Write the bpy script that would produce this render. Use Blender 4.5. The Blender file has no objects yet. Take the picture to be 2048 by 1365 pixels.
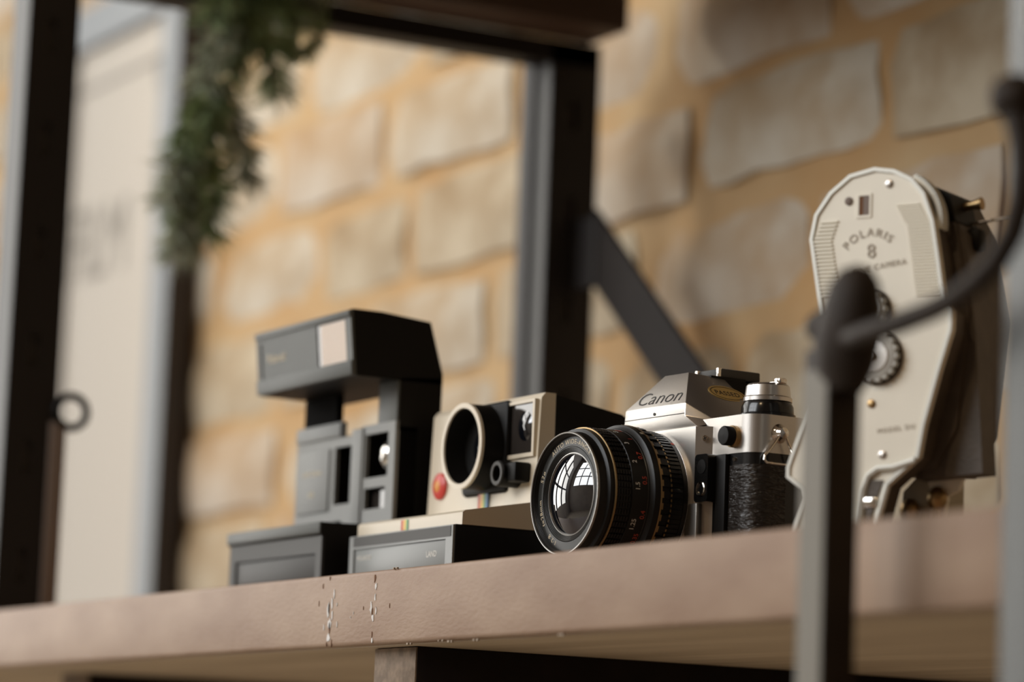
import bpy, bmesh, math, random
from mathutils import Vector, Matrix, noise
random.seed(7)
S = bpy.context.scene
COL = S.collection
MM = 0.001
PI = math.pi

# ------------------------------------------------------------------ camera, world, lights, exposure
YAW, PITCH, ROLL = math.radians(28.3627), math.radians(8.24766), math.radians(2.2149)
fwd = Vector((-math.cos(YAW) * math.cos(PITCH), math.sin(YAW) * math.cos(PITCH), math.sin(PITCH)))
rgt = fwd.cross(Vector((0, 0, 1))).normalized()
upv = rgt.cross(fwd)
r2 = rgt * math.cos(ROLL) + upv * math.sin(ROLL)
u2 = upv * math.cos(ROLL) - rgt * math.sin(ROLL)
cam = bpy.data.cameras.new('camera')
camo = bpy.data.objects.new('camera', cam)
COL.objects.link(camo)
camo.matrix_world = Matrix((
    (r2.x, u2.x, -fwd.x, 1.4439), (r2.y, u2.y, -fwd.y, -0.6940), (r2.z, u2.z, -fwd.z, -0.1135), (0, 0, 0, 1)))
cam.sensor_width = 36.0
cam.lens = 36.0 * 6500 / 2048
cam.clip_start = 0.05
cam.dof.use_dof = True
cam.dof.focus_distance = 1.555
cam.dof.aperture_fstop = (cam.lens / 24.0)
cam.dof.aperture_blades = 8
S.camera = camo

S.view_settings.view_transform = 'Standard'
S.view_settings.look = 'None'
S.view_settings.gamma = 1.0
S.view_settings.use_curve_mapping = False
S.view_settings.exposure = 0.0

world = bpy.data.worlds.new('world')
S.world = world
world.use_nodes = True
bg = world.node_tree.nodes['Background']
bg.inputs[0].default_value = (0.80, 0.70, 0.60, 1)
bg.inputs[1].default_value = 0.12


def area(name, loc, target, sx, sy, power, color):
    l = bpy.data.lights.new(name, 'AREA')
    l.shape = 'RECTANGLE'
    l.size, l.size_y = sx, sy
    l.energy = power
    l.color = color
    o = bpy.data.objects.new(name, l)
    COL.objects.link(o)
    o.location = loc
    d = Vector(target) - Vector(loc)
    o.rotation_euler = d.to_track_quat('-Z', 'Y').to_euler()
    return o


# daylight through the panes of the windows in the left wall and in the wall facing the shelf
WX, WY = -2.8, -3.5
PANES = []
for yc in (-2.3, -1.35, -0.4):
    for zc, hh in ((0.22, 0.70), (1.0, 0.70), (1.78, 0.70)):
        PANES.append((yc, zc, 0.78, hh))
for yc, zc, w, h in PANES:
    area('window_daylight', (WX - 0.04, yc, zc), (WX + 5, yc, zc), h, w, 8.6, (1.0, 0.975, 0.93))
PANES2 = []
for xc in (-1.75, -0.85, 0.05):
    for zc in (1.25, 2.0, 2.75):
        PANES2.append((xc, zc, 0.80, 0.68))
for xc, zc, w, h in PANES2:
    area('window_daylight', (xc, WY - 0.04, zc), (xc, WY + 5, zc), w, h, 15.5, (0.96, 0.98, 1.0))
# warm pendant bulb of the room; unseen spot added to brighten the left bricks
for loc, p, rad in (((0.75, -1.3, 1.35), 15.0, 0.05),):
    l = bpy.data.lights.new('pendant_bulb', 'POINT')
    l.energy = p
    l.shadow_soft_size = rad
    l.color = (1.0, 0.72, 0.42)
    o = bpy.data.objects.new('pendant_bulb', l)
    COL.objects.link(o)
    o.location = loc
l = bpy.data.lights.new('wall_boost_spot', 'SPOT')
l.energy = 40.0
l.spot_size = math.radians(64)
l.spot_blend = 0.9
l.shadow_soft_size = 0.08
l.color = (1.0, 0.90, 0.76)
o = bpy.data.objects.new('wall_boost_spot', l)
COL.objects.link(o)
o.location = (-1.35, -0.25, 1.45)
o.rotation_euler = (Vector((-0.90, 0.47, 0.33)) - Vector(o.location)).to_track_quat('-Z', 'Y').to_euler()


# ------------------------------------------------------------------ materials
def mat(name, col, rough=0.5, metal=0.0, spec=0.5, var=0.0, scale=40.0, bump=0.0, bscale=300.0, col2=None,
        stretch=(1, 1, 1), coat=0.0, detail=4.0):
    m = bpy.data.materials.new(name)
    m.use_nodes = True
    nt = m.node_tree
    b = nt.nodes['Principled BSDF']
    b.inputs['Roughness'].default_value = rough
    b.inputs['Metallic'].default_value = metal
    b.inputs['Specular IOR Level'].default_value = spec
    b.inputs['Coat Weight'].default_value = coat
    c = (*col, 1)
    b.inputs['Base Color'].default_value = c
    tc = nt.nodes.new('ShaderNodeTexCoord')
    mp = nt.nodes.new('ShaderNodeMapping')
    mp.inputs['Scale'].default_value = stretch
    nt.links.new(tc.outputs['Object'], mp.inputs['Vector'])
    if var > 0 or col2:
        n = nt.nodes.new('ShaderNodeTexNoise')
        n.inputs['Scale'].default_value = scale
        n.inputs['Detail'].default_value = detail
        nt.links.new(mp.outputs[0], n.inputs['Vector'])
        r = nt.nodes.new('ShaderNodeValToRGB')
        c2 = col2 or tuple(x * (1 - var) for x in col)
        c1 = col if col2 else tuple(min(1, x * (1 + var)) for x in col)
        r.color_ramp.elements[0].position = 0.35
        r.color_ramp.elements[1].position = 0.65
        r.color_ramp.elements[0].color = (*c2, 1)
        r.color_ramp.elements[1].color = (*c1, 1)
        nt.links.new(n.outputs['Fac'], r.inputs['Fac'])
        nt.links.new(r.outputs['Color'], b.inputs['Base Color'])
    if bump > 0:
        n2 = nt.nodes.new('ShaderNodeTexNoise')
        n2.inputs['Scale'].default_value = bscale
        n2.inputs['Detail'].default_value = 3
        nt.links.new(mp.outputs[0], n2.inputs['Vector'])
        bp = nt.nodes.new('ShaderNodeBump')
        bp.inputs['Strength'].default_value = bump
        bp.inputs['Distance'].default_value = 0.001
        nt.links.new(n2.outputs['Fac'], bp.inputs['Height'])
        nt.links.new(bp.outputs[0], b.inputs['Normal'])
    return m


M = {}
M['mortar'] = mat('ochre_mortar', (0.44, 0.315, 0.175), 0.9, spec=0.2, col2=(0.39, 0.24, 0.11), scale=9, bump=0.6, bscale=120)
M['brick0'] = mat('pale_brick', (0.50, 0.455, 0.375), 0.9, spec=0.2, col2=(0.33, 0.235, 0.135), scale=14, bump=0.6, bscale=110)
M['brick1'] = mat('pinkish_brick', (0.49, 0.435, 0.36), 0.9, spec=0.2, col2=(0.34, 0.225, 0.12), scale=11, bump=0.6, bscale=110)
M['brick2'] = mat('tan_brick', (0.47, 0.405, 0.30), 0.9, spec=0.2, col2=(0.28, 0.20, 0.115), scale=16, bump=0.6, bscale=110)
M['plaster'] = mat('grey_plaster', (0.42, 0.39, 0.36), 0.9, var=0.08, scale=3)
M['brownwall'] = mat('dark_brown_wood', (0.11, 0.078, 0.052), 0.8, var=0.2, scale=4, spec=0.2)
M['matteblack'] = mat('matte_black_plastic', (0.005, 0.0045, 0.004), 0.85, spec=0.04)
M['floorwood'] = mat('pale_floor_boards', (0.46, 0.40, 0.32), 0.6, var=0.25, scale=6, stretch=(1, 12, 1))
M['shelf'] = mat('worn_shelf_wood', (0.365, 0.255, 0.18), 0.5, spec=0.3, col2=(0.28, 0.18, 0.122), scale=24, bump=0.25, bscale=420, stretch=(0.5, 1, 1.2))
M['underside'] = mat('shelf_underside', (0.56, 0.46, 0.34), 0.7, col2=(0.44, 0.35, 0.25), scale=45, stretch=(0.08, 1, 1))
M['flake'] = mat('pale_flaked_wood', (0.60, 0.58, 0.56), 0.8, var=0.2, scale=300)
M['crack'] = mat('brown_splinter', (0.16, 0.075, 0.035), 0.9)
M['joist'] = mat('dark_stained_joist', (0.012, 0.008, 0.007), 0.75, spec=0.2, var=0.25, scale=20)
M['joistend'] = mat('sawn_end_grain', (0.21, 0.155, 0.11), 0.85, var=0.25, scale=140, bump=0.4)
M['board'] = mat('dark_brown_board', (0.038, 0.022, 0.016), 0.6, var=0.2, scale=20, stretch=(1, .1, 1))
M['steel'] = mat('black_painted_steel', (0.012, 0.009, 0.008), 0.55, spec=0.35)
M['steelinner'] = mat('inner_steel', (0.10, 0.09, 0.085), 0.5, spec=0.4)
M['steelgrey'] = mat('lit_grey_steel', (0.055, 0.054, 0.051), 0.5, spec=0.5, var=0.06, scale=30)
M['iron'] = mat('dark_forged_iron', (0.022, 0.0145, 0.0095), 0.6, metal=0.0, spec=0.22, var=0.2, scale=60)
M['brace'] = mat('dull_dark_brace', (0.013, 0.010, 0.009), 0.7, spec=0.12, var=0.1)
M['ironpost'] = mat('lit_iron_face', (0.165, 0.15, 0.12), 0.5, spec=0.4)
M['postgrey'] = mat('blue_grey_painted_post', (0.05, 0.054, 0.05), 0.4, spec=0.5)
M['blackplastic'] = mat('black_plastic', (0.006, 0.0055, 0.005), 0.5, spec=0.18)
M['blackgloss'] = mat('gloss_black', (0.006, 0.006, 0.006), 0.18, spec=0.5)
M['greyplastic'] = mat('grey_plastic', (0.09, 0.094, 0.087), 0.5, spec=0.35, var=0.03)
M['greydark'] = mat('dark_grey_plastic', (0.062, 0.060, 0.057), 0.55, spec=0.3)
M['cream'] = mat('cream_plastic', (0.66, 0.58, 0.45), 0.38, spec=0.5)
M['lightgrey'] = mat('light_grey_plastic', (0.225, 0.236, 0.23), 0.4)
M['red'] = mat('red_button_plastic', (0.62, 0.06, 0.045), 0.3)
M['orange'] = mat('orange_plastic', (0.72, 0.30, 0.05), 0.4)
M['yellow'] = mat('yellow_print', (0.72, 0.55, 0.10), 0.5)
M['green'] = mat('green_print', (0.12, 0.34, 0.16), 0.5)
M['blue'] = mat('blue_print', (0.10, 0.22, 0.42), 0.5)
M['whiteprint'] = mat('white_print', (0.72, 0.70, 0.64), 0.5)
M['ivoryprint'] = mat('ivory_print', (0.62, 0.52, 0.36), 0.5)
M['redprint'] = mat('red_print', (0.52, 0.07, 0.04), 0.5)
M['blackprint'] = mat('black_print', (0.02, 0.018, 0.016), 0.5)
M['chrome'] = mat('satin_chrome', (0.66, 0.64, 0.61), 0.30, metal=1.0)
M['chromesatin'] = mat('matte_chrome', (0.62, 0.59, 0.55), 0.34, metal=0.95, bump=0.05, bscale=2500)
M['polish'] = mat('polished_steel', (0.80, 0.77, 0.72), 0.10, metal=1.0)
M['brass'] = mat('gold_worn_metal', (0.40, 0.27, 0.13), 0.38, metal=1.0)
M['lensblack'] = mat('lens_black_paint', (0.007, 0.0065, 0.006), 0.36, spec=0.3)
M['lensring'] = mat('lens_name_ring', (0.030, 0.030, 0.028), 0.33, spec=0.35)
M['lensrim'] = mat('lens_rim_metal', (0.34, 0.33, 0.31), 0.32, metal=0.9)
M['glass'] = mat('coated_lens_glass', (0.004, 0.005, 0.008), 0.015, spec=1.0, coat=0.6)
M['sticker'] = mat('gold_sticker', (0.42, 0.28, 0.09), 0.45)
M['darkglass'] = mat('dark_glass', (0.03, 0.025, 0.022), 0.05, spec=0.8)
M['diffuser'] = mat('flash_diffuser', (0.72, 0.60, 0.50), 0.25, spec=0.6)
M['ivory'] = mat('ivory_enamel', (0.86, 0.82, 0.70), 0.38, spec=0.5, var=0.02)
M['dialmetal'] = mat('cloudy_dial_rim', (0.50, 0.50, 0.47), 0.5, spec=0.4)
M['engraved'] = mat('worn_engraving', (0.40, 0.35, 0.28), 0.6)
M['greypanel'] = mat('mid_grey_plastic', (0.225, 0.228, 0.218), 0.5, spec=0.35)
M['chip'] = mat('tan_wood_chip', (0.36, 0.29, 0.22), 0.8)
M['beam'] = mat('brown_timber_beam', (0.075, 0.048, 0.036), 0.6, var=0.2, scale=20, stretch=(1, .1, 1), spec=0.2)
M['ivoryedge'] = mat('pale_metal_edge', (0.68, 0.68, 0.62), 0.4, metal=0.2)
M['brownleather'] = mat('dark_brown_leatherette', (0.085, 0.068, 0.052), 0.55, var=0.15, scale=80, bump=0.3, bscale=500)
M['print'] = mat('beige_poster_print', (0.385, 0.345, 0.29), 0.6)
M['printgrey'] = mat('grey_poster_ink', (0.17, 0.15, 0.12), 0.6)
M['frame'] = mat('blue_grey_frame', (0.165, 0.18, 0.19), 0.5)
M['frameside'] = mat('shaded_frame_side', (0.02, 0.014, 0.012), 0.6)
M['needle'] = mat('pine_needles', (0.34, 0.42, 0.20), 0.55, spec=0.3, col2=(0.15, 0.21, 0.10), scale=60)
M['needle2'] = mat('greyish_pine_needles', (0.46, 0.48, 0.36), 0.55, spec=0.3, col2=(0.20, 0.235, 0.165), scale=60)
M['twig'] = mat('brown_twig', (0.07, 0.04, 0.028), 0.8)
M['strap'] = mat('taupe_strap', (0.20, 0.155, 0.13), 0.7)
M['canvas'] = mat('beige_case', (0.40, 0.35, 0.25), 0.6, var=0.05)

# leather of the silver camera: fine wavy wrinkles running across
ml = mat('wrinkled_black_leather', (0.018, 0.014, 0.011), 0.38, spec=0.6)
nt = ml.node_tree
tc = nt.nodes.new('ShaderNodeTexCoord')
mp = nt.nodes.new('ShaderNodeMapping')
mp.inputs['Scale'].default_value = (0.22, 0.22, 1.0)
ns = nt.nodes.new('ShaderNodeTexNoise')
ns.inputs['Scale'].default_value = 760
ns.inputs['Detail'].default_value = 2
ns.inputs['Distortion'].default_value = 0.6
bp = nt.nodes.new('ShaderNodeBump')
bp.inputs['Strength'].default_value = 1.0
bp.inputs['Distance'].default_value = 0.002
nt.links.new(tc.outputs['Object'], mp.inputs[0])
nt.links.new(mp.outputs[0], ns.inputs['Vector'])
nt.links.new(ns.outputs['Fac'], bp.inputs['Height'])
nt.links.new(bp.outputs[0], nt.nodes['Principled BSDF'].inputs['Normal'])
M['leather'] = ml


# ------------------------------------------------------------------ mesh builder (millimetres in, metres out)
class MB:
    def __init__(s):
        s.bm = bmesh.new()

    def add(s, verts, faces):
        vs = [s.bm.verts.new(v) for v in verts]
        for f in faces:
            try:
                s.bm.faces.new([vs[i] for i in f])
            except ValueError:
                pass
        return vs

    def box(s, x0, x1, y0, y1, z0, z1, bev=0.0, mtx=None, seg=2):
        b = bmesh.new()
        bmesh.ops.create_cube(b, size=1.0)
        for v in b.verts:
            v.co = Vector(((x0 + x1) / 2 + v.co.x * (x1 - x0), (y0 + y1) / 2 + v.co.y * (y1 - y0), (z0 + z1) / 2 + v.co.z * (z1 - z0)))
        if bev > 0:
            bmesh.ops.bevel(b, geom=list(b.edges), offset=bev, segments=seg, affect='EDGES', profile=0.5)
        s.merge(b, mtx)
        return s

    def merge(s, b, mtx=None):
        idx = {}
        for v in b.verts:
            idx[v] = s.bm.verts.new(mtx @ v.co if mtx is not None else v.co)
        for f in b.faces:
            try:
                s.bm.faces.new([idx[v] for v in f.verts])
            except ValueError:
                pass
        b.free()

    def lathe(s, prof, center=(0, 0, 0), axis='z', seg=48, caps=True, a0=0.0, a1=2 * PI):
        """prof: list of (radius, height along axis)"""
        full = abs(a1 - a0 - 2 * PI) < 1e-6
        n = seg if full else seg + 1
        rings = []
        cx, cy, cz = center
        for r, h in prof:
            ring = []
            for k in range(n):
                a = a0 + (a1 - a0) * k / seg
                c, q = math.cos(a) * r, math.sin(a) * r
                if axis == 'z':
                    p = (cx + c, cy + q, cz + h)
                elif axis == 'y':
                    p = (cx + c, cy + h, cz + q)
                else:
                    p = (cx + h, cy + c, cz + q)
                ring.append(s.bm.verts.new(p))
            rings.append(ring)
        for i in range(len(rings) - 1):
            A, B = rings[i], rings[i + 1]
            for k in range(seg):
                k2 = (k + 1) % n
                s.bm.faces.new((A[k], A[k2], B[k2], B[k]))
        if caps and full:
            if prof[0][0] > 1e-6:
                s.bm.faces.new(rings[0])
            if prof[-1][0] > 1e-6:
                s.bm.faces.new(list(reversed(rings[-1])))
        return s

    def extrude(s, poly, o, u, v, n, d, bev=0.0):
        """polygon (list of 2d) in plane o+u*a+v*b, thickness d along n"""
        o, u, v, n = Vector(o), Vector(u), Vector(v), Vector(n)
        b = bmesh.new()
        A = [b.verts.new(o + u * p[0] + v * p[1]) for p in poly]
        B = [b.verts.new(o + u * p[0] + v * p[1] + n * d) for p in poly]
        b.faces.new(A)
        b.faces.new(list(reversed(B)))
        k = len(poly)
        for i in range(k):
            b.faces.new((A[i], B[i], B[(i + 1) % k], A[(i + 1) % k]))
        if bev > 0:
            es = [e for e in b.edges if len(e.link_faces) == 2 and e.calc_face_angle(0) > 0.6]
            bmesh.ops.bevel(b, geom=es, offset=bev, segments=2, affect='EDGES', profile=0.5)
        s.merge(b)
        return s

    def plate(s, x0, x1, z0, z1, y0, y1, holes=(), axis='xz'):
        """slab with rectangular through holes; axis 'xz' faces -Y, 'yz' faces +X (then x means y and y means x)"""
        xs = sorted({x0, x1, *[h[0] for h in holes], *[h[1] for h in holes]})
        zs = sorted({z0, z1, *[h[2] for h in holes], *[h[3] for h in holes]})

        def solid(i, j):
            if i < 0 or j < 0 or i >= len(xs) - 1 or j >= len(zs) - 1:
                return False
            cx, cz = (xs[i] + xs[i + 1]) / 2, (zs[j] + zs[j + 1]) / 2
            if not (x0 < cx < x1 and z0 < cz < z1):
                return False
            return not any(h[0] < cx < h[1] and h[2] < cz < h[3] for h in holes)

        def P(x, y, z):
            return (x, y, z) if axis == 'xz' else (y, x, z)

        for i in range(len(xs) - 1):
            for j in range(len(zs) - 1):
                if not solid(i, j):
                    continue
                a, b, c, d = xs[i], xs[i + 1], zs[j], zs[j + 1]
                for y in (y0, y1):
                    s.add([P(a, y, c), P(b, y, c), P(b, y, d), P(a, y, d)], [(0, 1, 2, 3)])
                for ok, q in ((solid(i - 1, j), ((a, c), (a, d))), (solid(i + 1, j), ((b, c), (b, d))),
                              (solid(i, j - 1), ((a, c), (b, c))), (solid(i, j + 1), ((a, d), (b, d)))):
                    if not ok:
                        (p, pz), (q_, qz) = q
                        s.add([P(p, y0, pz), P(q_, y0, qz), P(q_, y1, qz), P(p, y1, pz)], [(0, 1, 2, 3)])
        return s

    def tube(s, pts, r, seg=10, closed=False, flat=None):
        pts = [Vector(p) for p in pts]
        n = len(pts)
        rs = r if isinstance(r, (list, tuple)) else [r] * n
        rings = []
        ref = None
        for i, p in enumerate(pts):
            if closed:
                t = (pts[(i + 1) % n] - pts[i - 1]).normalized()
            else:
                t = (pts[min(i + 1, n - 1)] - pts[max(i - 1, 0)]).normalized()
            if ref is None:
                ref = t.orthogonal().normalized()
            ref = (ref - t * ref.dot(t)).normalized()
            w = t.cross(ref)
            rings.append([s.bm.verts.new(p + (ref * math.cos(2 * PI * k / seg) + w * math.sin(2 * PI * k / seg)) * rs[i]) for k in range(seg)])
        for i in range(n if closed else n - 1):
            A, B = rings[i], rings[(i + 1) % n]
            # align closed seam
            off = 0
            if closed and i == n - 1:
                off = min(range(seg), key=lambda o: (A[0].co - B[o].co).length)
            for k in range(seg):
                s.bm.faces.new((A[k], A[(k + 1) % seg], B[(k + 1 + off) % seg], B[(k + off) % seg]))
        if not closed:
            s.bm.faces.new(rings[0])
            s.bm.faces.new(list(reversed(rings[-1])))
        return s

    def build(s, name, m, parent=None, smooth=35.0, scale=MM):
        bmesh.ops.recalc_face_normals(s.bm, faces=list(s.bm.faces))
        for v in s.bm.verts:
            v.co *= scale
        me = bpy.data.meshes.new(name)
        s.bm.to_mesh(me)
        s.bm.free()
        me.materials.append(M[m] if isinstance(m, str) else m)
        if smooth:
            for p in me.polygons:
                p.use_smooth = True
            me.set_sharp_from_angle(angle=math.radians(smooth))
        o = bpy.data.objects.new(name, me)
        COL.objects.link(o)
        if parent:
            o.parent = parent
        return o


def tag(o, label=None, cat=None, group=None, kind=None):
    if label:
        o['label'] = label
    if cat:
        o['category'] = cat
    if group:
        o['group'] = group
    if kind:
        o['kind'] = kind
    return o


def thing(name, label, cat, loc=(0, 0, 0), rz=0.0, group=None):
    o = bpy.data.objects.new(name, None)
    COL.objects.link(o)
    o.empty_display_size = 0.02
    o.location = [c * MM for c in loc]
    o.rotation_euler = (0, 0, rz)
    return tag(o, label, cat, group)


def rrect(x0, x1, y0, y1, r, n=5):
    out = []
    for cx, cy, a in ((x1 - r, y0 + r, -PI / 2), (x1 - r, y1 - r, 0), (x0 + r, y1 - r, PI / 2), (x0 + r, y0 + r, PI)):
        for k in range(n + 1):
            t = a + PI / 2 * k / n
            out.append((cx + r * math.cos(t), cy + r * math.sin(t)))
    return out


_fc = {}


def glyphs(txt, size, extrude=0.0, spacing=1.0, shear=0.0, thin=0.0):
    """text as plain mesh data in millimetres, centred on x, baseline at 0"""
    c = bpy.data.curves.new('t', 'FONT')
    c.body = txt
    c.size = size
    c.extrude = extrude
    c.space_character = spacing
    c.shear = shear
    c.offset = -thin * size
    c.align_x = 'CENTER'
    c.resolution_u = 3
    o = bpy.data.objects.new('t', c)
    COL.objects.link(o)
    dg = bpy.context.evaluated_depsgraph_get()
    dg.update()
    me = bpy.data.meshes.new_from_object(o.evaluated_get(dg))
    vs = [v.co.copy() for v in me.vertices]
    fs = [tuple(p.vertices) for p in me.polygons]
    bpy.data.objects.remove(o)
    bpy.data.curves.remove(c)
    bpy.data.meshes.remove(me)
    return vs, fs


def text_on(mb, txt, size, o, u, v, extrude=0.05, spacing=1.0, shear=0.0, sx=1.0, thin=0.0):
    o, u, v = Vector(o), Vector(u).normalized(), Vector(v).normalized()
    n = u.cross(v)
    vs, fs = glyphs(txt, size, extrude, spacing, shear, thin)
    mb.add([o + u * (p.x * sx) + v * p.y + n * p.z for p in vs], fs)


def text_mesh(name, txt, size, o, u, v, m, parent, **k):
    mb = MB()
    text_on(mb, txt, size, o, u, v, **k)
    return mb.build(name, m, parent, smooth=0)


# ------------------------------------------------------------------ the setting
WALLY = 470.0
wb = MB().box(-2900, 3000, WALLY + 6, WALLY + 120, -900, 3400).build('wall_back', 'mortar', smooth=0)
tag(wb, 'back wall of rough pale bricks in wide ochre mortar', kind='structure')
COURSE0, CH = 308 + 43.0, 86.0


def brick_mesh(seed, L, H):
    b = bmesh.new()
    nx, nz = 6, 3
    grid = []
    for j in range(nz + 1):
        row = []
        for i in range(nx + 1):
            x = -L / 2 + L * i / nx
            z = -H / 2 + H * j / nz
            e = (i in (0, nx)) + (j in (0, nz))
            n = noise.noise(Vector((x * 0.013 + seed * 7.3, z * 0.02, seed))) * 5
            y = (5.5 if e == 1 else 8 if e == 2 else 0) - n * 0.7 - 1.5
            jit = Vector((noise.noise(Vector((i * 1.7, j * 2.1, seed * 3.1))) * 7, 0, noise.noise(Vector((i * 2.3, j * 1.3, seed * 5.7 + 9))) * 6))
            if e == 2:
                jit += Vector((2 if i == 0 else -2, 0, 1.5 if j == 0 else -1.5))
            row.append(b.verts.new((x + jit.x, y, z + jit.z)))
        grid.append(row)
    for j in range(nz):
        for i in range(nx):
            b.faces.new((grid[j][i], grid[j][i + 1], grid[j + 1][i + 1], grid[j + 1][i]))
    ring = grid[0] + [grid[j][nx] for j in range(1, nz + 1)] + [grid[nz][i] for i in range(nx - 1, -1, -1)] + [grid[j][0] for j in range(nz - 1, 0, -1)]
    back = [b.verts.new((v.co.x, 20, v.co.z)) for v in ring]
    for k in range(len(ring)):
        k2 = (k + 1) % len(ring)
        b.faces.new((ring[k2], ring[k], back[k], back[k2]))
    for v in b.verts:
        v.co *= MM
    bmesh.ops.recalc_face_normals(b, faces=list(b.faces))
    me = bpy.data.meshes.new('brick')
    b.to_mesh(me)
    b.free()
    for p in me.polygons:
        p.use_smooth = True
    me.set_sharp_from_angle(angle=math.radians(50))
    return me


protos = []
for kseed in range(9):
    me = brick_mesh(kseed + 1, (208, 196, 150)[kseed % 3], (71, 68, 73)[(kseed // 3) % 3])
    me.materials.append(M['brick%d' % (kseed % 3 if kseed % 2 else (kseed // 3) % 3)])
    protos.append((me, (208, 196, 150)[kseed % 3]))
nb = 0
for c in range(-9, 7):
    zc = COURSE0 + CH * c
    x = -2500.0 + (c % 2) * 115 + random.uniform(-30, 30)
    while x < 820:
        me, L = random.choice(protos)
        o = bpy.data.objects.new('brick', me)
        COL.objects.link(o)
        o.parent = wb
        o.location = ((x + L / 2) * MM, (WALLY + random.uniform(-3, 3)) * MM, (zc + random.uniform(-4, 4)) * MM)
        o.rotation_euler = (0, random.uniform(-0.02, 0.02), random.uniform(-0.01, 0.01))
        x += L + random.uniform(17, 25)
        nb += 1

tag(MB().box(-2900, 3000, -3600, WALLY + 60, -940, -900).build('floor', 'floorwood', smooth=0), 'pale floor boards below the shelf', kind='structure')
# left wall with its big window
holes = [((yc - w / 2) * 1000, (yc + w / 2) * 1000, (zc - h / 2) * 1000, (zc + h / 2) * 1000) for yc, zc, w, h in PANES]
wl = MB().plate(-3600, 470, -900, 3400, -2870, -2800, [(-2780, 80, -130, 2130)], axis='yz').build('wall_left', 'plaster', smooth=0)
tag(wl, 'plain plaster wall with the big window, left of the shelf', kind='structure')
wn = MB().plate(-2780, 80, -130, 2130, -2835, -2795, holes, axis='yz').build('window_1', 'steel', smooth=0)
tag(wn, 'dark steel framed window in the left wall', kind='structure')

wr = MB().box(3000, 3100, -3570, 600, -900, 3400).build('wall_right', 'brownwall', smooth=0)
tag(wr, 'dark brown panelled wall at the right end of the room', kind='structure')
ce = MB().box(-2870, 3100, -3570, 600, 3400, 3460).build('ceiling', 'brownwall', smooth=0)
tag(ce, 'dark timber ceiling', kind='structure')
holes2 = [((xc - w / 2) * 1000, (xc + w / 2) * 1000, (zc - h / 2) * 1000, (zc + h / 2) * 1000) for xc, zc, w, h in PANES2]
wf = MB().plate(-2870, 3000, -900, 3400, -3570, -3500, [(-2200, 500, 880, 3120)]).build('wall_front', 'plaster', smooth=0)
tag(wf, 'plain wall with a second window, facing the shelf', kind='structure')
wn = MB().plate(-2200, 500, 880, 3120, -3535, -3495, holes2).build('window_2', 'steel', smooth=0)
tag(wn, 'dark steel framed window facing the shelf', kind='structure')

# ------------------------------------------------------------------ the display shelf
shelf = thing('display_shelf', 'thick worn wooden display shelf holding the cameras', 'shelf')
mb = MB().box(-1750, 900, 0, 462, -36, 0, bev=2.2, seg=3)
pl = mb.build('plank', 'shelf', shelf)
tag(MB().box(-1748, 898, 4, 460, -36.6, -35.6).build('underside', 'underside', shelf, smooth=0), 'underside with long grain, colour lightened to stand for floor bounce')
for x0, x1, y0 in ((-1080, -1035, 60), (-545, -498, 60), (8, 53, 12), (590, 630, 60)):
    j = MB().box(x0, x1, y0, 455, -125, -36.6, bev=1.0).build('joist', 'joist', shelf)
    MB().box(x0 + .4, x1 - .4, y0 - .6, y0 + 1, -124.6, -37, bev=.3).build('sawn_end', 'joistend', j)
# flaked wood and splinters on the front edge
fl = MB()
cr = MB()


def fleck(mb, x, z, w, h, seed):
    n = 9
    pts = []
    for k in range(n):
        a = 2 * PI * k / n
        q = 0.65 + 0.5 * noise.noise(Vector((math.cos(a) * 1.3, math.sin(a) * 1.3, seed)))
        pts.append((x + math.cos(a) * w * q, z + math.sin(a) * h * q))
    mb.extrude(pts, (0, -0.25, 0), (1, 0, 0), (0, 0, 1), (0, 1, 0), 0.6)


for k, (x, z, w, h) in enumerate(((-22.5, -18, 2.4, 5), (-19, -14, 1.6, 4.5), (-20.5, -24, 3.0, 3.5), (-21.5, -31.5, 2.6, 3.4), (-16.5, -10, 1.3, 3),
                                   (-18, -20, 1.2, 4), (-27, -26, .9, 2), (-12, -25, .8, 2.2), (-13, -15, .7, 1.6),
                                   (30, -8, 1.3, 3.2), (29.5, -13, 1.1, 3.0), (25.5, -18, 1.6, 4.0), (27.5, -23, 2.2, 3.0), (31, -19.5, 1.1, 3), (28, -34, 1.2, 1.6),
                                   (3, -22, .6, .9), (6, -20, .6, .9))):
    fleck(fl, x, z, w, h, k * 1.37)
for k, (x, z, w, h) in enumerate(((-30, -5.5, .7, 2.0), (-22, -17, .9, 4.5), (-20.5, -26, 1.2, 4), (-17.6, -34, .5, 2.5), (-23.3, -34.6, .4, 1.6), (-22.5, -1.8, .6, 1.4),
                                   (28.5, -3.6, 1.1, 3.0), (27, -20, .8, 3.2), (27.6, -31, .5, 2.2), (45.5, -18, .5, 1.6), (-34, -14, .4, 2), (17, -18, .4, 1.4))):
    fleck(cr, x, z, w, h, k * 2.1 + 40)
tag(fl.build('flaked_patch', 'flake', shelf, smooth=0), 'pale flaked wood on the front edge', kind='stuff')
tag(cr.build('splinter_marks', 'crack', shelf, smooth=0), 'brown splinter marks in the front edge', kind='stuff')
ch = MB()
rc = random.Random(3)
for x, z in ((48, 0), (98, -36), (108, -36.5), (66, -36.5), (133, -36.5), (212, -36.5)):
    for q in range(2):
        w_ = rc.uniform(.5, 1.1)
        xq = x + q * rc.uniform(1.6, 4.0)
        ch.box(xq - w_, xq + w_, -.3, .8, z - rc.uniform(.3, .8), z + .4, bev=.2)
tag(ch.build('wood_chips', 'chip', shelf), 'small pale chips along the edges', kind='stuff')

# ------------------------------------------------------------------ slotted steel rack behind
rack = thing('slotted_rack', 'black slotted steel shelving rack standing behind the cameras', 'rack', (-516, 5, 0))


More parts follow.
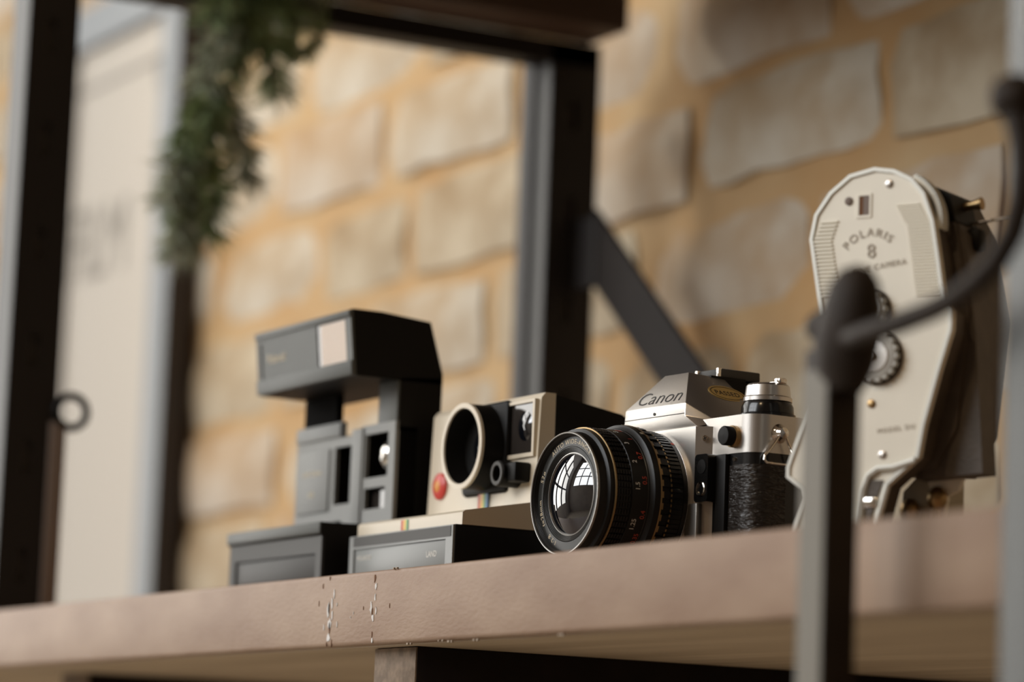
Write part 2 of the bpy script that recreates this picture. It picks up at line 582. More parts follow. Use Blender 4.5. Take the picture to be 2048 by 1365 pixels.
def post(y0, w, zt):
    sl = []
    hl = []
    z = 20.0
    while z < zt - 40:
        sl.append((y0 + w * 0.36, y0 + w * 0.58, z, z + 20))
        z += 69.0
    mb = MB()
    mb.plate(y0, y0 + w, 0, zt, -3, 0, sl, axis='yz')
    return mb


def steel_post(y0, w, zt, fw):
    p = post(y0, w, zt).build('post', 'steel', rack, smooth=0)
    MB().box(-9, -7, y0 + w * .3, y0 + w * .9, 0, zt).build('inner_strip', 'steelinner', p, smooth=0)
    MB().box(-fw, -3, y0, y0 + 3, 0, zt).build('front_flange', 'steelgrey', p, smooth=0)  # same black paint as the post; window light put into the grey
    return p


steel_post(-4.8, 34.2, 640, 31)
p2 = steel_post(382, 40, 427.5, 32)
MB().box(-37, -19, 379, 384, 0, 427.5).build('inner_lip', 'steel', p2, smooth=0)
MB().box(-24, 0, 3, 421, 411, 427.5).build('crossbar', 'steel', rack, smooth=0)
# diagonal brace at the rear post
mb = MB()
mb.extrude([(22, 306), (30, 300), (350, 26), (346, .4), (322, .4), (28, 250), (22, 255)], (0, 407, 0), (1, 0, 0), (0, 0, 1), (0, 1, 0), 4)
mb.build('diagonal_brace', 'brace', rack, smooth=0)
mb = MB().box(0, 30, 406, 412, 250, 300)
mb.build('gusset', 'steel', rack, smooth=0)
up = MB().box(-518, -465, 108, 419, 428, 476, bev=1.0).build('upper_beam', 'beam')
tag(up, 'dark brown timber beam resting on the rack crossbar, top of the view', 'beam')

ub = MB().box(-490, 450, 112, 440, 476.3, 506, bev=1.0).build('upper_shelf', 'board')
tag(ub, 'dark upper shelf board over the cameras, lying on the timber beam', 'shelf board')

# ring and strap hanging on the rack's front post
st = thing('hanging_strap', 'black ring with a taupe strap hanging from the left rack post', 'strap', (-514.5, 44, 130))
mb = MB()
mb.tube([(0, 10.2 * math.cos(a), 10.2 * math.sin(a)) for a in [2 * PI * k / 28 for k in range(28)]], 2.7, 10, closed=True)
mb.build('ring', 'blackplastic', st)
mb = MB().box(-1.2, 1.2, -14, -3, -128, -7.5, bev=.8)
mb.build('strap', 'strap', st)

# ------------------------------------------------------------------ framed poster against the wall
fr = thing('framed_poster', 'beige poster with tall grey letters in a deep blue-grey frame', 'picture', (-1330, 437, 0))
FW, FH = 330, 672
mb = MB().plate(-FW, 0, 0, FH, 0, 1.5, [(-FW + 43, -43, 40, FH - 42)])
mb.build('frame_front', 'frame', fr, smooth=0)
MB().plate(-FW + .2, 0, 0, FH - .2, 1.5, 24, [(-FW + 43.2, -43.2, 40, FH - 42.2)]).build('frame_side', 'frameside', fr, smooth=0)  # unlit side of the frame, its shade put into the dark colour
po = MB().box(-FW + 40, -40, 9, 12, 36, FH - 40).build('poster_sheet', 'print', fr, smooth=0)
mb = MB()
mb.box(-FW + 50, -66, 8.4, 9, 585, 592)
mb.box(-72, -66, 8.4, 9, 560, 592)
mb.build('printed_rule', 'printgrey', po, smooth=0)
text_mesh('poster_lettering', 'FILM', 108, (-205, 8.6, 392), (1, 0, 0), (0, 0, 1), 'printgrey', po, extrude=.3, spacing=0.9, sx=0.8)

# ------------------------------------------------------------------ pine garland on the crossbar
gar = thing('pine_garland', 'green pine garland draped over the rack crossbar and hanging down', 'garland', (-509, 145, 434))


def sprig(pts, nl, dens, m, seed, name='sprig', spread=(0.6, 1.1)):
    rnd = random.Random(seed)
    mb = MB()
    P = [Vector(p) for p in pts]
    segs = len(P) - 1
    for k in range(dens):
        t = rnd.random() * segs
        i = min(int(t), segs - 1)
        p = P[i].lerp(P[i + 1], t - i)
        ax = (P[i + 1] - P[i]).normalized()
        q = ax.orthogonal().normalized()
        q.rotate(Matrix.Rotation(rnd.random() * 2 * PI, 3, ax))
        d = (ax * rnd.uniform(0.3, 1.0) + q * rnd.uniform(*spread)).normalized()
        L = nl * rnd.uniform(0.7, 1.2)
        s1 = d.orthogonal().normalized()
        s2 = d.cross(s1)
        w = 0.75
        b0 = p
        mid = p + d * L * 0.5
        vs = [b0 + s1 * w * .6, b0 - s1 * w * .3 + s2 * w * .5, b0 - s1 * w * .3 - s2 * w * .5,
              mid + s1 * w, mid - s1 * w * .5 + s2 * w * .9, mid - s1 * w * .5 - s2 * w * .9, p + d * L]
        mb.add(vs, [(0, 1, 4, 3), (1, 2, 5, 4), (2, 0, 3, 5), (3, 4, 6), (4, 5, 6), (5, 3, 6)])
    o = mb.build(name, m, gar, smooth=0)
    tw = MB().tube(pts, 1.5, 6).build('twig', 'twig', o)
    return o


# local: x across (towards camera), y along the crossbar, z up
main = [(0, -2, 14), (3, 6, -10), (4, 2, -40), (3, -6, -75), (2, -16, -110), (1, -24, -140), (0, -30, -168)]
tag(sprig(main, 24, 760, 'needle', 1), 'main hanging strand')
sub = [([(2, 4, 8), (10, -14, -10), (12, -26, -36)], 'needle'), ([(3, 0, -30), (10, -20, -50), (12, -28, -80)], 'needle2'),
       ([(3, 2, -30), (8, 20, -50), (9, 26, -80)], 'needle'), ([(2, -10, -80), (8, -28, -100), (8, -40, -124)], 'needle'),
       ([(2, -12, -85), (6, 2, -110), (6, 6, -140)], 'needle2'), ([(1, -22, -125), (3, -42, -140), (3, -46, -160)], 'needle2'),
       ([(1, -22, -125), (5, -12, -150), (5, -16, -180)], 'needle'), ([(0, -28, -150), (2, -34, -175), (2, -36, -192)], 'needle2'),
       ([(0, -40, 16), (6, -52, 6), (8, -62, 0)], 'needle'), ([(0, -10, 14), (4, -34, 12), (6, -58, 10)], 'needle2'),
       ([(2, 8, 12), (8, 26, 6), (8, 46, 0)], 'needle'), ([(2, 10, 10), (9, 30, -4), (10, 48, -14)], 'needle2'),
       ([(4, 4, -8), (10, 24, -20), (10, 38, -34)], 'needle')]
for k, (pp, m) in enumerate(sub):
    sprig(pp, 23, 230, m, 20 + k)
curl = [(8, 30, -2), (10, 44, -8), (11, 53, -22), (10, 52, -40), (9, 44, -52), (8, 33, -52), (8, 29, -42)]
tag(sprig(curl, 12, 340, 'needle', 77), 'curled side twig')

# ------------------------------------------------------------------ black and grey folding instant camera
B = thing('instant_camera', 'black and grey instant camera with raised flash, leftmost of the cameras', 'camera', (-160, 30, 0))
base = MB()
base.extrude([(0, 33.4), (0, 27.5), (2.5, 25.5), (2.5, 0), (112, 0), (112, 38), (42, 38), (40, 34.5)], (-61, 0, 0), (0, 1, 0), (0, 0, 1), (1, 0, 0), 121, bev=.6)
base = base.build('base', 'blackplastic', B)
MB().box(-61, 59.6, -0.8, 41, 27.5, 33.8, bev=.7).build('front_lip', 'greyplastic', base)
mb = MB().plate(-60, 59, 1, 26.5, 1.2, 2.6, [(-52, 52, 3.5, 17.5)])
mb.build('film_door_frame', 'greydark', base, smooth=0)
MB().box(-51, 51, 2.0, 3.4, 4.5, 16.5, bev=.5).build('film_door_panel', 'greydark', base)
body = MB()
body.extrude([(54, 36), (54, 86), (66, 86), (67.2, 69), (62, 36)], (-62, 0, 0), (0, 1, 0), (0, 0, 1), (1, 0, 0), 122, bev=.5)
body = body.build('body', 'blackplastic', B)
MB().box(-62, -20, 44, 48, 89, 115).build('left_hinge_block', 'matteblack', B, smooth=0)
arm = MB()
arm.extrude([(43, 86), (43, 114), (68, 116), (67.6, 86)], (37, 0, 0), (0, 1, 0), (0, 0, 1), (1, 0, 0), 23, bev=.4)
arm = arm.build('right_arm', 'blackplastic', B)
MB().box(36.8, 59.6, 41.6, 43.2, 86, 113, bev=.4).build('arm_cover', 'greyplastic', arm)
pan = MB().plate(-64, 60, 34, 96, 41, 43.4, [(-13.5, 7, 50, 82), (24, 52, 62, 86), (25, 50, 45, 56.5), (-18, -2, 33, 41), (-5, 19, 87, 97), (19, 60.1, 91, 97), (-64.5, -63.5, 33, 97)])
inb = MB().plate(-62, 60, 34, 88, 43.4, 54, [(-13.5, 7, 50, 82), (24, 52, 62, 86), (25, 50, 45, 56.5)])
inb.build('inner_frame', 'matteblack', body, smooth=0)
pan = pan.build('front_panel', 'greypanel', body, smooth=0)
tag(pan, 'grey plastic front panel with windows')
MB().box(-63, -6, 39.6, 41.2, 87.5, 95.5, bev=.7).build('panel_brow', 'greypanel', body)
MB().box(-60, -19, 39.8, 41.4, 47, 82, bev=.7).build('panel_raised_field', 'greypanel', body)
MB().box(-2 + 11, 22, 39.8, 41.4, 35, 90, bev=.6).build('panel_column', 'greypanel', body)
text_mesh('panel_lettering', 'Land Camera', 4.6, (-40, 39.7, 68), (1, 0, 0), (0, 0, 1), 'ivoryprint', body)
text_mesh('panel_lettering', '600', 4.4, (-40, 39.7, 56), (1, 0, 0), (0, 0, 1), 'ivoryprint', body)
lw = MB().lathe([(0, 2.2), (3.5, 2.6), (6.5, 4.4), (7.8, 6.2)], (1.5, 42, 66), 'y', 32)
lw.build('taking_lens', 'glass', body)
vf = MB()
vf.lathe([(0, 0), (4, .5), (7, 2.2), (8.6, 4.4)], (43.5, 41.6, 74), 'y', 32)
vf.build('viewfinder_lens', 'polish', body)
MB().box(25.2, 49.8, 46, 46.8, 45.2, 56.3).build('sensor_window', 'darkglass', body, smooth=0)
fh = MB()
fh.extrude([(12.7, 148.4), (30, 148.4), (59.5, 145.8), (68, 118), (68, 112.6), (16.4, 112.8)], (-62, 0, 0), (0, 1, 0), (0, 0, 1), (1, 0, 0), 122, bev=.8)
fh = fh.build('flash_head', 'blackplastic', B)
# bezel follows the slightly raked front
rake = Matrix.Translation((0, 16.4, 112.8)) @ Matrix.Rotation(math.atan2(3.7, 35.6), 4, 'X')
bz = MB().plate(-62, 60, .3, 35.4, -1.6, 0.1, [(17, 53, 6.5, 31), (-57, -54.5, 9, 29)])
for v in bz.bm.verts:
    v.co = rake @ v.co
bz = bz.build('flash_bezel', 'greyplastic', fh, smooth=0)
mb = MB().box(-62, 60, -2.6, -1.4, 31.6, 35.2, bev=.4, mtx=rake)
mb.box(-62, 60, -2.8, -1.4, .4, 8.4, bev=.5, mtx=rake)
mb.build('bezel_trim', 'greyplastic', fh)
mb = MB().box(21, 52.6, -.9, .3, 6.7, 30.8, mtx=rake)
for k in range(14):
    mb.box(22 + k * 2.2, 22.9 + k * 2.2, -1.2, -.8, 7, 30.5, mtx=rake)
mb.build('flash_window', 'diffuser', fh, smooth=0)
MB().box(17.1, 21, -1.0, .2, 6.7, 30.8, mtx=rake).build('flash_window_edge', 'darkglass', fh, smooth=0)
u_ = rake.to_3x3() @ Vector((1, 0, 0))
v_ = rake.to_3x3() @ Vector((0, 0, 1))
text_mesh('flash_lettering', 'Polaroid', 7, rake @ Vector((-36, -1.75, 17)), u_, v_, 'ivoryprint', fh)

# ------------------------------------------------------------------ cream and black instant camera
W = thing('instant_camera', 'cream and black instant camera with a rainbow stripe, beside the silver camera', 'camera', (-26.7, 40, 0))
HW = 58.6
base = MB().box(-HW + .6, HW - .4, 1, 144, 0, 25.6, bev=.8).build('base', 'blackplastic', W)
door = MB().plate(-HW, HW - 1, .6, 25.2, 0, 1.6, [(-HW + 5, HW - 8.5, 3.0, 18.5)])
door = door.build('film_door', 'lightgrey', base, smooth=0)
tag(door, 'grey film door on the front')
MB().box(-HW + 5.2, HW - 8.7, .8, 1.8, 5.6, 18.3, bev=.3).build('film_door_panel', 'lightgrey', base)
MB().box(-HW + 7, HW - 9, .4, 1.4, 3.3, 4.8).build('film_slot_edge', 'whiteprint', base, smooth=0)
MB().box(-HW + 5, HW - 3, -.3, .5, 19.6, 24.8).build('film_door_groove', 'greydark', base, smooth=0)
text_mesh('door_lettering', 'LAND', 4.2, (34, .7, 10.5), (1, 0, 0), (0, 0, 1), 'whiteprint', base)
text_mesh('door_lettering', 'POLAROID', 3.4, (-42, .7, 12.5), (1, 0, 0), (0, 0, 1), 'whiteprint', base)
lip = MB()
lip.extrude([(4.4, 25.6), (4.4, 31.6), (6, 32.8), (46, 40), (52, 40), (52, 25.6)], (-HW, 0, 0), (0, 1, 0), (0, 0, 1), (1, 0, 0), 2 * HW, bev=.5)
lip = lip.build('front_lip', 'cream', W)
shell = MB()
shell.extrude([(44.5, 38), (46.4, 92.5), (48.6, 95.2), (54.6, 95.2), (54.6, 36), (46, 36)], (-HW, 0, 0), (0, 1, 0), (0, 0, 1), (1, 0, 0), 2 * HW, bev=1.0)
shell = shell.build('front_shell', 'cream', W)
tag(shell, 'cream plastic front shell')
MB().extrude([(54.6, 36), (54.6, 94.6), (93.6, 88), (128, 66), (144, 27), (144, 25.6), (52, 25.6)], (-HW + .4, 0, 0), (0, 1, 0), (0, 0, 1), (1, 0, 0), 2 * HW - .8, bev=.8).build('rear_shell', 'blackplastic', W)
# lens barrel, axis along y. centre x, z
bx, bz_ = 6.5, 70.6
br = MB()
br.lathe([(0, 21.5), (12, 21.5), (19.0, 19.0), (19.4, 17.0)][::-1] + [], (bx, 0, 0), 'y', 8, caps=False)
br.bm.free()
br = MB()
br.lathe([(22.2, 46), (21.8, 30), (19.2, 30), (17.5, 41), (0, 42)], (bx, 0, bz_), 'y', 64)
br.box(bx - 24, bx + 24, 42, 47, bz_ - 24, bz_ + 23, bev=3)
br = br.build('lens_barrel', 'blackplastic', shell)
MB().lathe([(22.1, 31), (22.1, 29.3), (19.6, 29.1), (19.2, 30.5)], (bx, 0, bz_), 'y', 64, caps=False).build('lens_rim', 'cream', br)
MB().lathe([(9, 41.6), (7, 40.2), (0, 39.2)], (bx, 0, bz_), 'y', 32).build('lens_glass', 'glass', br)
tb = MB().lathe([(6.6, 46), (6.6, 34), (6.0, 33.4), (4.0, 33.4), (3.6, 43), (0, 43)], (bx + 32, 0, 54.6), 'y', 40)
tb.build('exposure_tube', 'blackplastic', shell)
MB().lathe([(6.2, 33.6), (6.0, 33.0), (4.2, 33.0), (4.0, 33.6)], (bx + 32, 0, 54.6), 'y', 40, caps=False).build('tube_rim', 'greydark', shell)
MB().box(bx + 34, bx + 46, 36, 46, 50, 60, bev=1.5).build('exposure_slider', 'blackplastic', shell)
MB().lathe([(7.2, 46), (7.0, 43.6), (5.4, 42.6), (0, 42.4)], (-44.5, 0, 54.5), 'y', 36).build('shutter_button', 'red', shell)
MB().lathe([(3.2, 42.6), (2.4, 42.1), (0, 42)], (-44.5, 0, 54.5), 'y', 24).build('button_centre', 'orange', shell)
wx0, wx1, wz0, wz1 = 29.5, 54.5, 65.0, 90.5
mb = MB().plate(wx0 - 2, wx1 + 2, wz0 - 2, wz1 + 1.5, 43.8, 46.2, [(wx0, wx1, wz0, wz1)])
mb.build('finder_frame', 'cream', shell, smooth=0)
MB().box(wx0, wx1, 45.2, 46.6, wz0, wz1).build('finder_glass', 'darkglass', shell, smooth=0)
MB().lathe([(0, 43.6), (5, 44), (8.4, 45.6)], ((wx0 + wx1) / 2 + 3, 0, 79), 'y', 32).build('finder_lens', 'glass', shell)
cols = ('redprint', 'orange', 'yellow', 'green', 'blue')
for k, c_ in enumerate(cols):
    MB().box(k * 2.1, 2.1 + k * 2.1, 43.6, 45.4, 38.5, 50).build('rainbow_stripe', c_, shell, smooth=0)
    if k < 4:
        MB().box(-8 + k * 2.0, -6.0 + k * 2.0, 4.1, 5, 26.2, 31.4).build('rainbow_stripe', c_, lip, smooth=0)

# ------------------------------------------------------------------ silver film camera
TH = math.radians(3.5)
K = thing('film_camera', 'silver and black film camera with a wide lens, in sharp focus', 'camera', (106.8, 58.9, 0), TH)
body = MB().extrude(rrect(-67.5, 72.5, 57.4, 92, 9), (0, 0, 3), (1, 0, 0), (0, 1, 0), (0, 0, 1), 54.2, bev=.3)
body = body.build('body', 'blackgloss', K)
MB().extrude(rrect(-67.5, 72.5, 57.2, 92.2, 9), (0, 0, 0), (1, 0, 0), (0, 1, 0), (0, 0, 1), 3.2, bev=.6).build('base_plate', 'chromesatin', K)
# leather wraps the grip side and the end
pth = [(52.5, 57.0), (63.2, 57.0)] + [(63.5 + 9.4 * math.cos(-PI / 2 + PI / 2 * k / 8), 66.4 + 9.4 * math.sin(-PI / 2 + PI / 2 * k / 8)) for k in range(1, 9)] + [(72.9, 76)]
lt = MB()
outer = [(x, y) for x, y in pth]
inner = [(min(x, 72.0), y + .8) for x, y in reversed(pth)]
lt.extrude(outer + inner, (0, 0, 7.5), (1, 0, 0), (0, 1, 0), (0, 0, 1), 44)
lt.build('leather_covering', 'leather', body)
lt = MB().box(-66, -40, 56.6, 58, 7.5, 51.5, bev=.3)
lt.build('leather_covering', 'leather', body)
top = MB().extrude(rrect(-69, 73.2, 56.6, 92.6, 10, 8), (0, 0, 57), (1, 0, 0), (0, 1, 0), (0, 0, 1), 18, bev=1.0)
top = top.build('top_plate', 'chromesatin', K)
# front apron around the lens mount
ap = MB().extrude([(-36, 50.4), (35.2, 50.4), (41.2, 57.2), (-41.2, 57.2)], (0, 0, 6), (1, 0, 0), (0, 1, 0), (0, 0, 1), 65, bev=.4)
ap = ap.build('front_apron', 'chromesatin', K)
MB().lathe([(33.4, 51), (33.4, 48.6), (32.4, 48.0), (28, 48.0)], (0, 0, 36.9), 'y', 72, caps=False).build('mount_ring', 'chrome', ap)
MB().lathe([(1.5, 0), (1.5, 1.0), (0, 1.2)], (0, 0, 0), 'z', 20).bm.free()
# screw on the bevelled side of the apron
nrm = Vector((6.8, -6.0, 0)).normalized()
tang = Vector((6.0, 6.8, 0)).normalized()
sc = MB()
so = Vector((38.8, 53.4, 65.2))
for k in range(20):
    pass
ring = [so + (tang * math.cos(2 * PI * k / 20) + Vector((0, 0, 1)) * math.sin(2 * PI * k / 20)) * 1.5 for k in range(20)]
sc.add([p - nrm * .5 for p in ring] + [p + nrm * .45 for p in ring] + [so + nrm * .75], [(k, (k + 1) % 20, 20 + (k + 1) % 20, 20 + k) for k in range(20)] + [(20 + k, 20 + (k + 1) % 20, 40) for k in range(20)])
sc = sc.build('apron_screw', 'polish', ap)
sg = MB()
for a in (0.6, 0.6 + PI / 2):
    d1 = tang * math.cos(a) + Vector((0, 0, 1)) * math.sin(a)
    d2 = tang * -math.sin(a) + Vector((0, 0, 1)) * math.cos(a)
    q = so + nrm * .62
    sg.add([q - d1 * 1.0 - d2 * .2, q + d1 * 1.0 - d2 * .2, q + d1 * 1.0 + d2 * .2, q - d1 * 1.0 + d2 * .2,
            q - d1 * 1.0 - d2 * .2 + nrm * .2, q + d1 * 1.0 - d2 * .2 + nrm * .2, q + d1 * 1.0 + d2 * .2 + nrm * .2, q - d1 * 1.0 + d2 * .2 + nrm * .2],
           [(4, 5, 6, 7), (0, 1, 5, 4), (1, 2, 6, 5), (2, 3, 7, 6), (3, 0, 4, 7)])
sg.build('screw_slot', 'blackprint', ap, smooth=0)
# prism housing
pr = MB()
V = []


def both(x, y, z):
    V.append((x, y, z))
    V.append((-x, y, z))
    return len(V) - 2


a_ = both(10, 63, 100.6)        # 0 top front
b_ = both(25.5, 50.8, 83.2)     # 2 text face bottom
c_ = both(25.5, 50.4, 77)       # 4 band bottom
d_ = both(34.5, 52, 71)         # 6 lower flare front
e_ = both(37, 62.5, 74.0)     # 8 side base front
f_ = both(36, 91, 74.5)         # 10 side base rear
g_ = both(11, 92, 93)           # 12 top rear
h_ = both(10, 84, 99.4)         # 14 top mid
R_ = lambda i: i
L_ = lambda i: i + 1
F = [(a_, a_ + 1, b_ + 1, b_), (b_, b_ + 1, c_ + 1, c_), (c_, c_ + 1, d_ + 1, d_),
     (a_, a_ + 1, h_ + 1, h_), (h_, h_ + 1, g_ + 1, g_), (g_, g_ + 1, f_ + 1, f_),
     (a_, b_, e_), (a_, e_, h_), (h_, e_, f_), (h_, f_, g_), (b_, c_, e_), (c_, d_, e_),
     (a_ + 1, b_ + 1, e_ + 1), (a_ + 1, e_ + 1, h_ + 1), (h_ + 1, e_ + 1, f_ + 1), (h_ + 1, f_ + 1, g_ + 1), (b_ + 1, c_ + 1, e_ + 1), (c_ + 1, d_ + 1, e_ + 1),
     (d_, d_ + 1, e_ + 1, e_), (e_, e_ + 1, f_ + 1, f_)]
pr.add(V, F)
bmesh.ops.recalc_face_normals(pr.bm, faces=list(pr.bm.faces))
bmesh.ops.bevel(pr.bm, geom=[e for e in pr.bm.edges if len(e.link_faces) == 2 and e.calc_face_angle(0) > 0.35], offset=.45, segments=2, affect='EDGES', profile=.5)
pr = pr.build('prism_housing', 'chromesatin', K, smooth=22)
# writing on the sloping front
fu = Vector((1, 0, 0))
fv = (Vector((0, 63, 100.6)) - Vector((0, 50.8, 83.2))).normalized()
fn = fu.cross(fv)
o_ = Vector((0, 50.8, 83.2)) + fv * 2.2 + fn * .12
text_mesh('front_lettering', 'Canon', 11.5, o_, fu, fv, 'blackprint', pr, extrude=.08, sx=1.24, thin=.014)
MB().lathe([(.75, -.2), (.75, .2)], (0, 50.4, 79.6), 'y', 16).build('index_dot', 'blackprint', pr)
MB().box(-25.2, 25.2, 50.1, 50.5, 78.0, 78.25).build('trim_line', 'greydark', pr, smooth=0)
# round sticker on the right slope
A_, B_, C_ = Vector((10, 63, 100.6)), Vector((37, 62.5, 74.0)), Vector((10, 84, 99.4))
sn = (B_ - A_).cross(C_ - A_).normalized()
if sn.x < 0:
    sn = -sn
sy = Vector((0, 1, 0))
su = (sy - sn * sy.dot(sn)).normalized()
sv = sn.cross(su)
if sv.z < 0:
    sv = -sv
sp = Vector((19, 0, 0))
yc_ = 79.5
# point on plane with x=19,y=yc
zz = A_.z - (sn.x * (19 - A_.x) + sn.y * (yc_ - A_.y)) / sn.z
sp = Vector((19.0, yc_, zz)) + sn * .1
stk = MB()
oval = [(11.2 * math.cos(2 * PI * k / 40), 5.6 * math.sin(2 * PI * k / 40)) for k in range(40)]
stk.extrude(oval, sp, su, sv, sn, .22)
stk = stk.build('oval_sticker', 'sticker', pr)
tag(stk, 'gold oval sticker reading PASSED')
rg = MB()
for s_ in (1,):
    o1 = [(p[0] * .90, p[1] * .86) for p in oval]
    o2 = [(p[0] * .86, p[1] * .79) for p in oval]
    vs = [sp + su * p[0] + sv * p[1] + sn * .26 for p in o1] + [sp + su * p[0] + sv * p[1] + sn * .26 for p in o2]
    rg.add(vs, [(k, (k + 1) % 40, 40 + (k + 1) % 40, 40 + k) for k in range(40)])
text_on(rg, 'PASSED', 4.4, sp - sv * 1.6 + sn * .26, su, sv, extrude=.04, spacing=1.05)
rg.build('sticker_print', 'blackprint', pr, smooth=0)
# accessory shoe with its cover
sh = MB().box(-10.5, 10.5, 76, 97, 97.5, 100.5, bev=.4)
sh = sh.build('accessory_shoe', 'blackplastic', pr)
MB().box(-10, 10, 82, 106, 99.6, 104.6, bev=.8).build('shoe_cover', 'greydark', pr)
mb = MB().box(-9.6, 9.6, 81.2, 83.2, 98.2, 99.4)
mb.box(8.0, 9.8, 80.6, 83.0, 98, 104.8, bev=.3)
mb.box(-9.8, -8.0, 80.6, 83.0, 98, 104.8, bev=.3)
mb.box(8.0, 9.8, 77, 83, 99.4, 100.6)
mb.build('shoe_rail', 'polish', pr)
MB().extrude([(84, 98), (112, 99), (109, 94), (108, 78), (92, 76), (86, 90)], (-11, 0, 0), (0, 1, 0), (0, 0, 1), (1, 0, 0), 22.5, bev=.8).build('eyepiece', 'blackplastic', pr)
# rewind knob
kn = MB().lathe([(13.4, 75), (13.4, 76.6), (12.6, 77), (12.4, 80.4), (11.4, 82.4), (0, 82.4)], (58.5, 75, 0), 'z', 56)
kn = kn.build('rewind_base', 'blackgloss', top)
MB().lathe([(10.6, 82.2), (11.6, 82.8), (11.6, 84.6), (11.0, 85.2), (10.4, 90.2), (9.4, 91.2), (0, 91.2)], (58.5, 75, 0), 'z', 56).build('rewind_knob', 'chrome', top)
mb = MB().box(66, 70.4, 72.6, 77.4, 90.6, 93.4, bev=.7)
mb.box(58, 68, 73.6, 76.4, 91, 92.2, bev=.4)
mb.build('rewind_crank', 'polish', top)
MB().lathe([(3, 74.8), (3, 75.4), (0, 75.7)], (49, 62, 0), 'z', 28).build('top_screw', 'brass', top)
# button on the front
bt = MB().lathe([(5.2, 57), (5.2, 54.6), (4.9, 54.2), (0, 54.2)], (58.2, 0, 64.8), 'y', 40).build('front_button_collar', 'brass', top)
MB().lathe([(4.6, 54.6), (4.6, 50.4), (4.2, 49.8), (0, 49.6)], (58.2, 0, 64.8), 'y', 40).build('front_button', 'blackplastic', top)
# strap lug and triangular ring at the end
lg = MB().lathe([(4.6, -.5), (4.6, .8), (3.4, 2.0), (2.6, 4.6), (0, 5.4)], (72.6, 71.4, 66.4), 'x', 32)
lg = lg.build('strap_lug', 'polish', top)
tri = [(0, 70.6, 66.8), (0.6, 67.5, 62.5), (1.2, 63.2, 57.6), (1.6, 60.3, 55.0), (1.8, 60.0, 53.0), (1.9, 61.4, 51.7), (2.0, 64, 51.5), (2.0, 70, 51.5), (2.0, 75.2, 51.5), (1.9, 77.8, 52.0), (1.8, 78.4, 53.6), (1.6, 77.6, 55.6), (0.9, 74.6, 61.2), (0.2, 72.2, 66.6)]
MB().tube([(75.6 + x, y, z) for x, y, z in tri], .62, 10).build('strap_ring', 'polish', top)
# flash terminal block
tm = MB().extrude(rrect(35.8, 46.5, 34.5, 57.2, 2.0), (0, 50.0, 0), (1, 0, 0), (0, 0, 1), (0, 1, 0), 8, bev=.5).build('terminal_block', 'blackgloss', body)
MB().box(46, 54, 54.6, 58, 8, 57, bev=.8).build('black_side_trim', 'blackplastic', body)
mb = MB().lathe([(3.5, 50.2), (3.5, 49.4), (3.0, 49.2), (2.9, 50.2)], (41.6, 0, 40.6), 'y', 36, caps=False)
mb.build('terminal_ring', 'polish', body)
MB().lathe([(3.4, 50.2), (3.4, 49.7), (0, 49.5)], (41.6, 0, 51.2), 'y', 36).build('terminal_cap', 'blackplastic', body)
MB().box(44, 56, 53.4, 58, 6, 17, bev=.8).build('battery_door_edge', 'blackplastic', body)
MB().lathe([(1.1, 56.6), (1.1, 57.4)], (58, 0, 54.2), 'y', 16).build('trim_screw', 'polish', body)
MB().box(30.5, 40, 48.6, 52, 4, 34, bev=.5).build('apron_lower', 'chromesatin', ap)

# --- lens
LZ = 36.9
lens = MB()
prof = [(29.3, 0.15), (29.3, 4.0), (29.8, 5.0), (31.4, 5.6), (31.4, 8.2), (32.2, 8.6), (32.2, 8.8), (31.6, 9.0), (31.6, 16.8), (32.2, 17.2), (32.6, 17.4), (32.6, 26.0), (33.0, 26.4),
        (33.0, 27.0), (34.2, 28.0), (35.2, 28.4), (35.4, 32.0), (34.0, 32.2), (34.0, 37.6), (34.6, 37.8), (34.6, 38.0), (33.4, 39.4), (33.2, 45.8), (33.6, 46.0), (33.2, 49.5), (30, 50.2), (0, 50.2)]
front = [(0, 6.4), (19.6, 6.2), (22.8, 3.4), (27.6, 3.2), (28.4, 0.4), (28.8, 0.1)]
lens.lathe(front + prof, (0, 0, LZ), 'y', 120)
lens = lens.build('lens', 'lensblack', K, smooth=28)
tag(lens, 'black wide-angle lens with red and white scales')
MB().lathe([(28.5, .5), (28.7, -.1), (29.2, -.2), (29.45, .1), (29.4, .9)], (0, 0, LZ), 'y', 120, caps=False).build('front_rim', 'lensrim', lens)
th = [(28.4, .6)]
for k in range(4):
    th += [(28.3 - k * .12, .8 + k * .6), (27.9 - k * .12, 1.1 + k * .6)]
MB().lathe(th, (0, 0, LZ), 'y', 120, caps=False).build('filter_thread', 'lensblack', lens)
MB().lathe([(27.8, 3.2), (22.9, 2.9), (22.7, 3.5)], (0, 0, LZ), 'y', 120, caps=False).build('name_ring', 'lensring', lens, smooth=0)
st_ = []
r0, y0 = 22.6, 2.9
for k in range(5):
    st_ += [(r0 - k * .56, y0 + k * .34), (r0 - k * .56 - .40, y0 + k * .34 - .12), (r0 - k * .56 - .44, y0 + k * .34 + .28)]
MB().lathe(st_, (0, 0, LZ), 'y', 120, caps=False).build('stepped_baffle', 'lensrim' if False else 'lensring', lens, smooth=20)
MB().lathe([(20.1, 5.0), (19.9, 4.0), (19.4, 3.9), (19.1, 4.6)], (0, 0, LZ), 'y', 120, caps=False).build('glass_rim', 'lensrim', lens)
gp = []
Rg = 40.0
for k in range(25):
    r = 19.4 * (1 - k / 24.0)
    gp.append((r, 4.5 - (math.sqrt(Rg * Rg - r * r) - math.sqrt(Rg * Rg - 19.4 ** 2))))
MB().lathe(gp, (0, 0, LZ), 'y', 96).build('front_element', 'glass', lens, smooth=80)
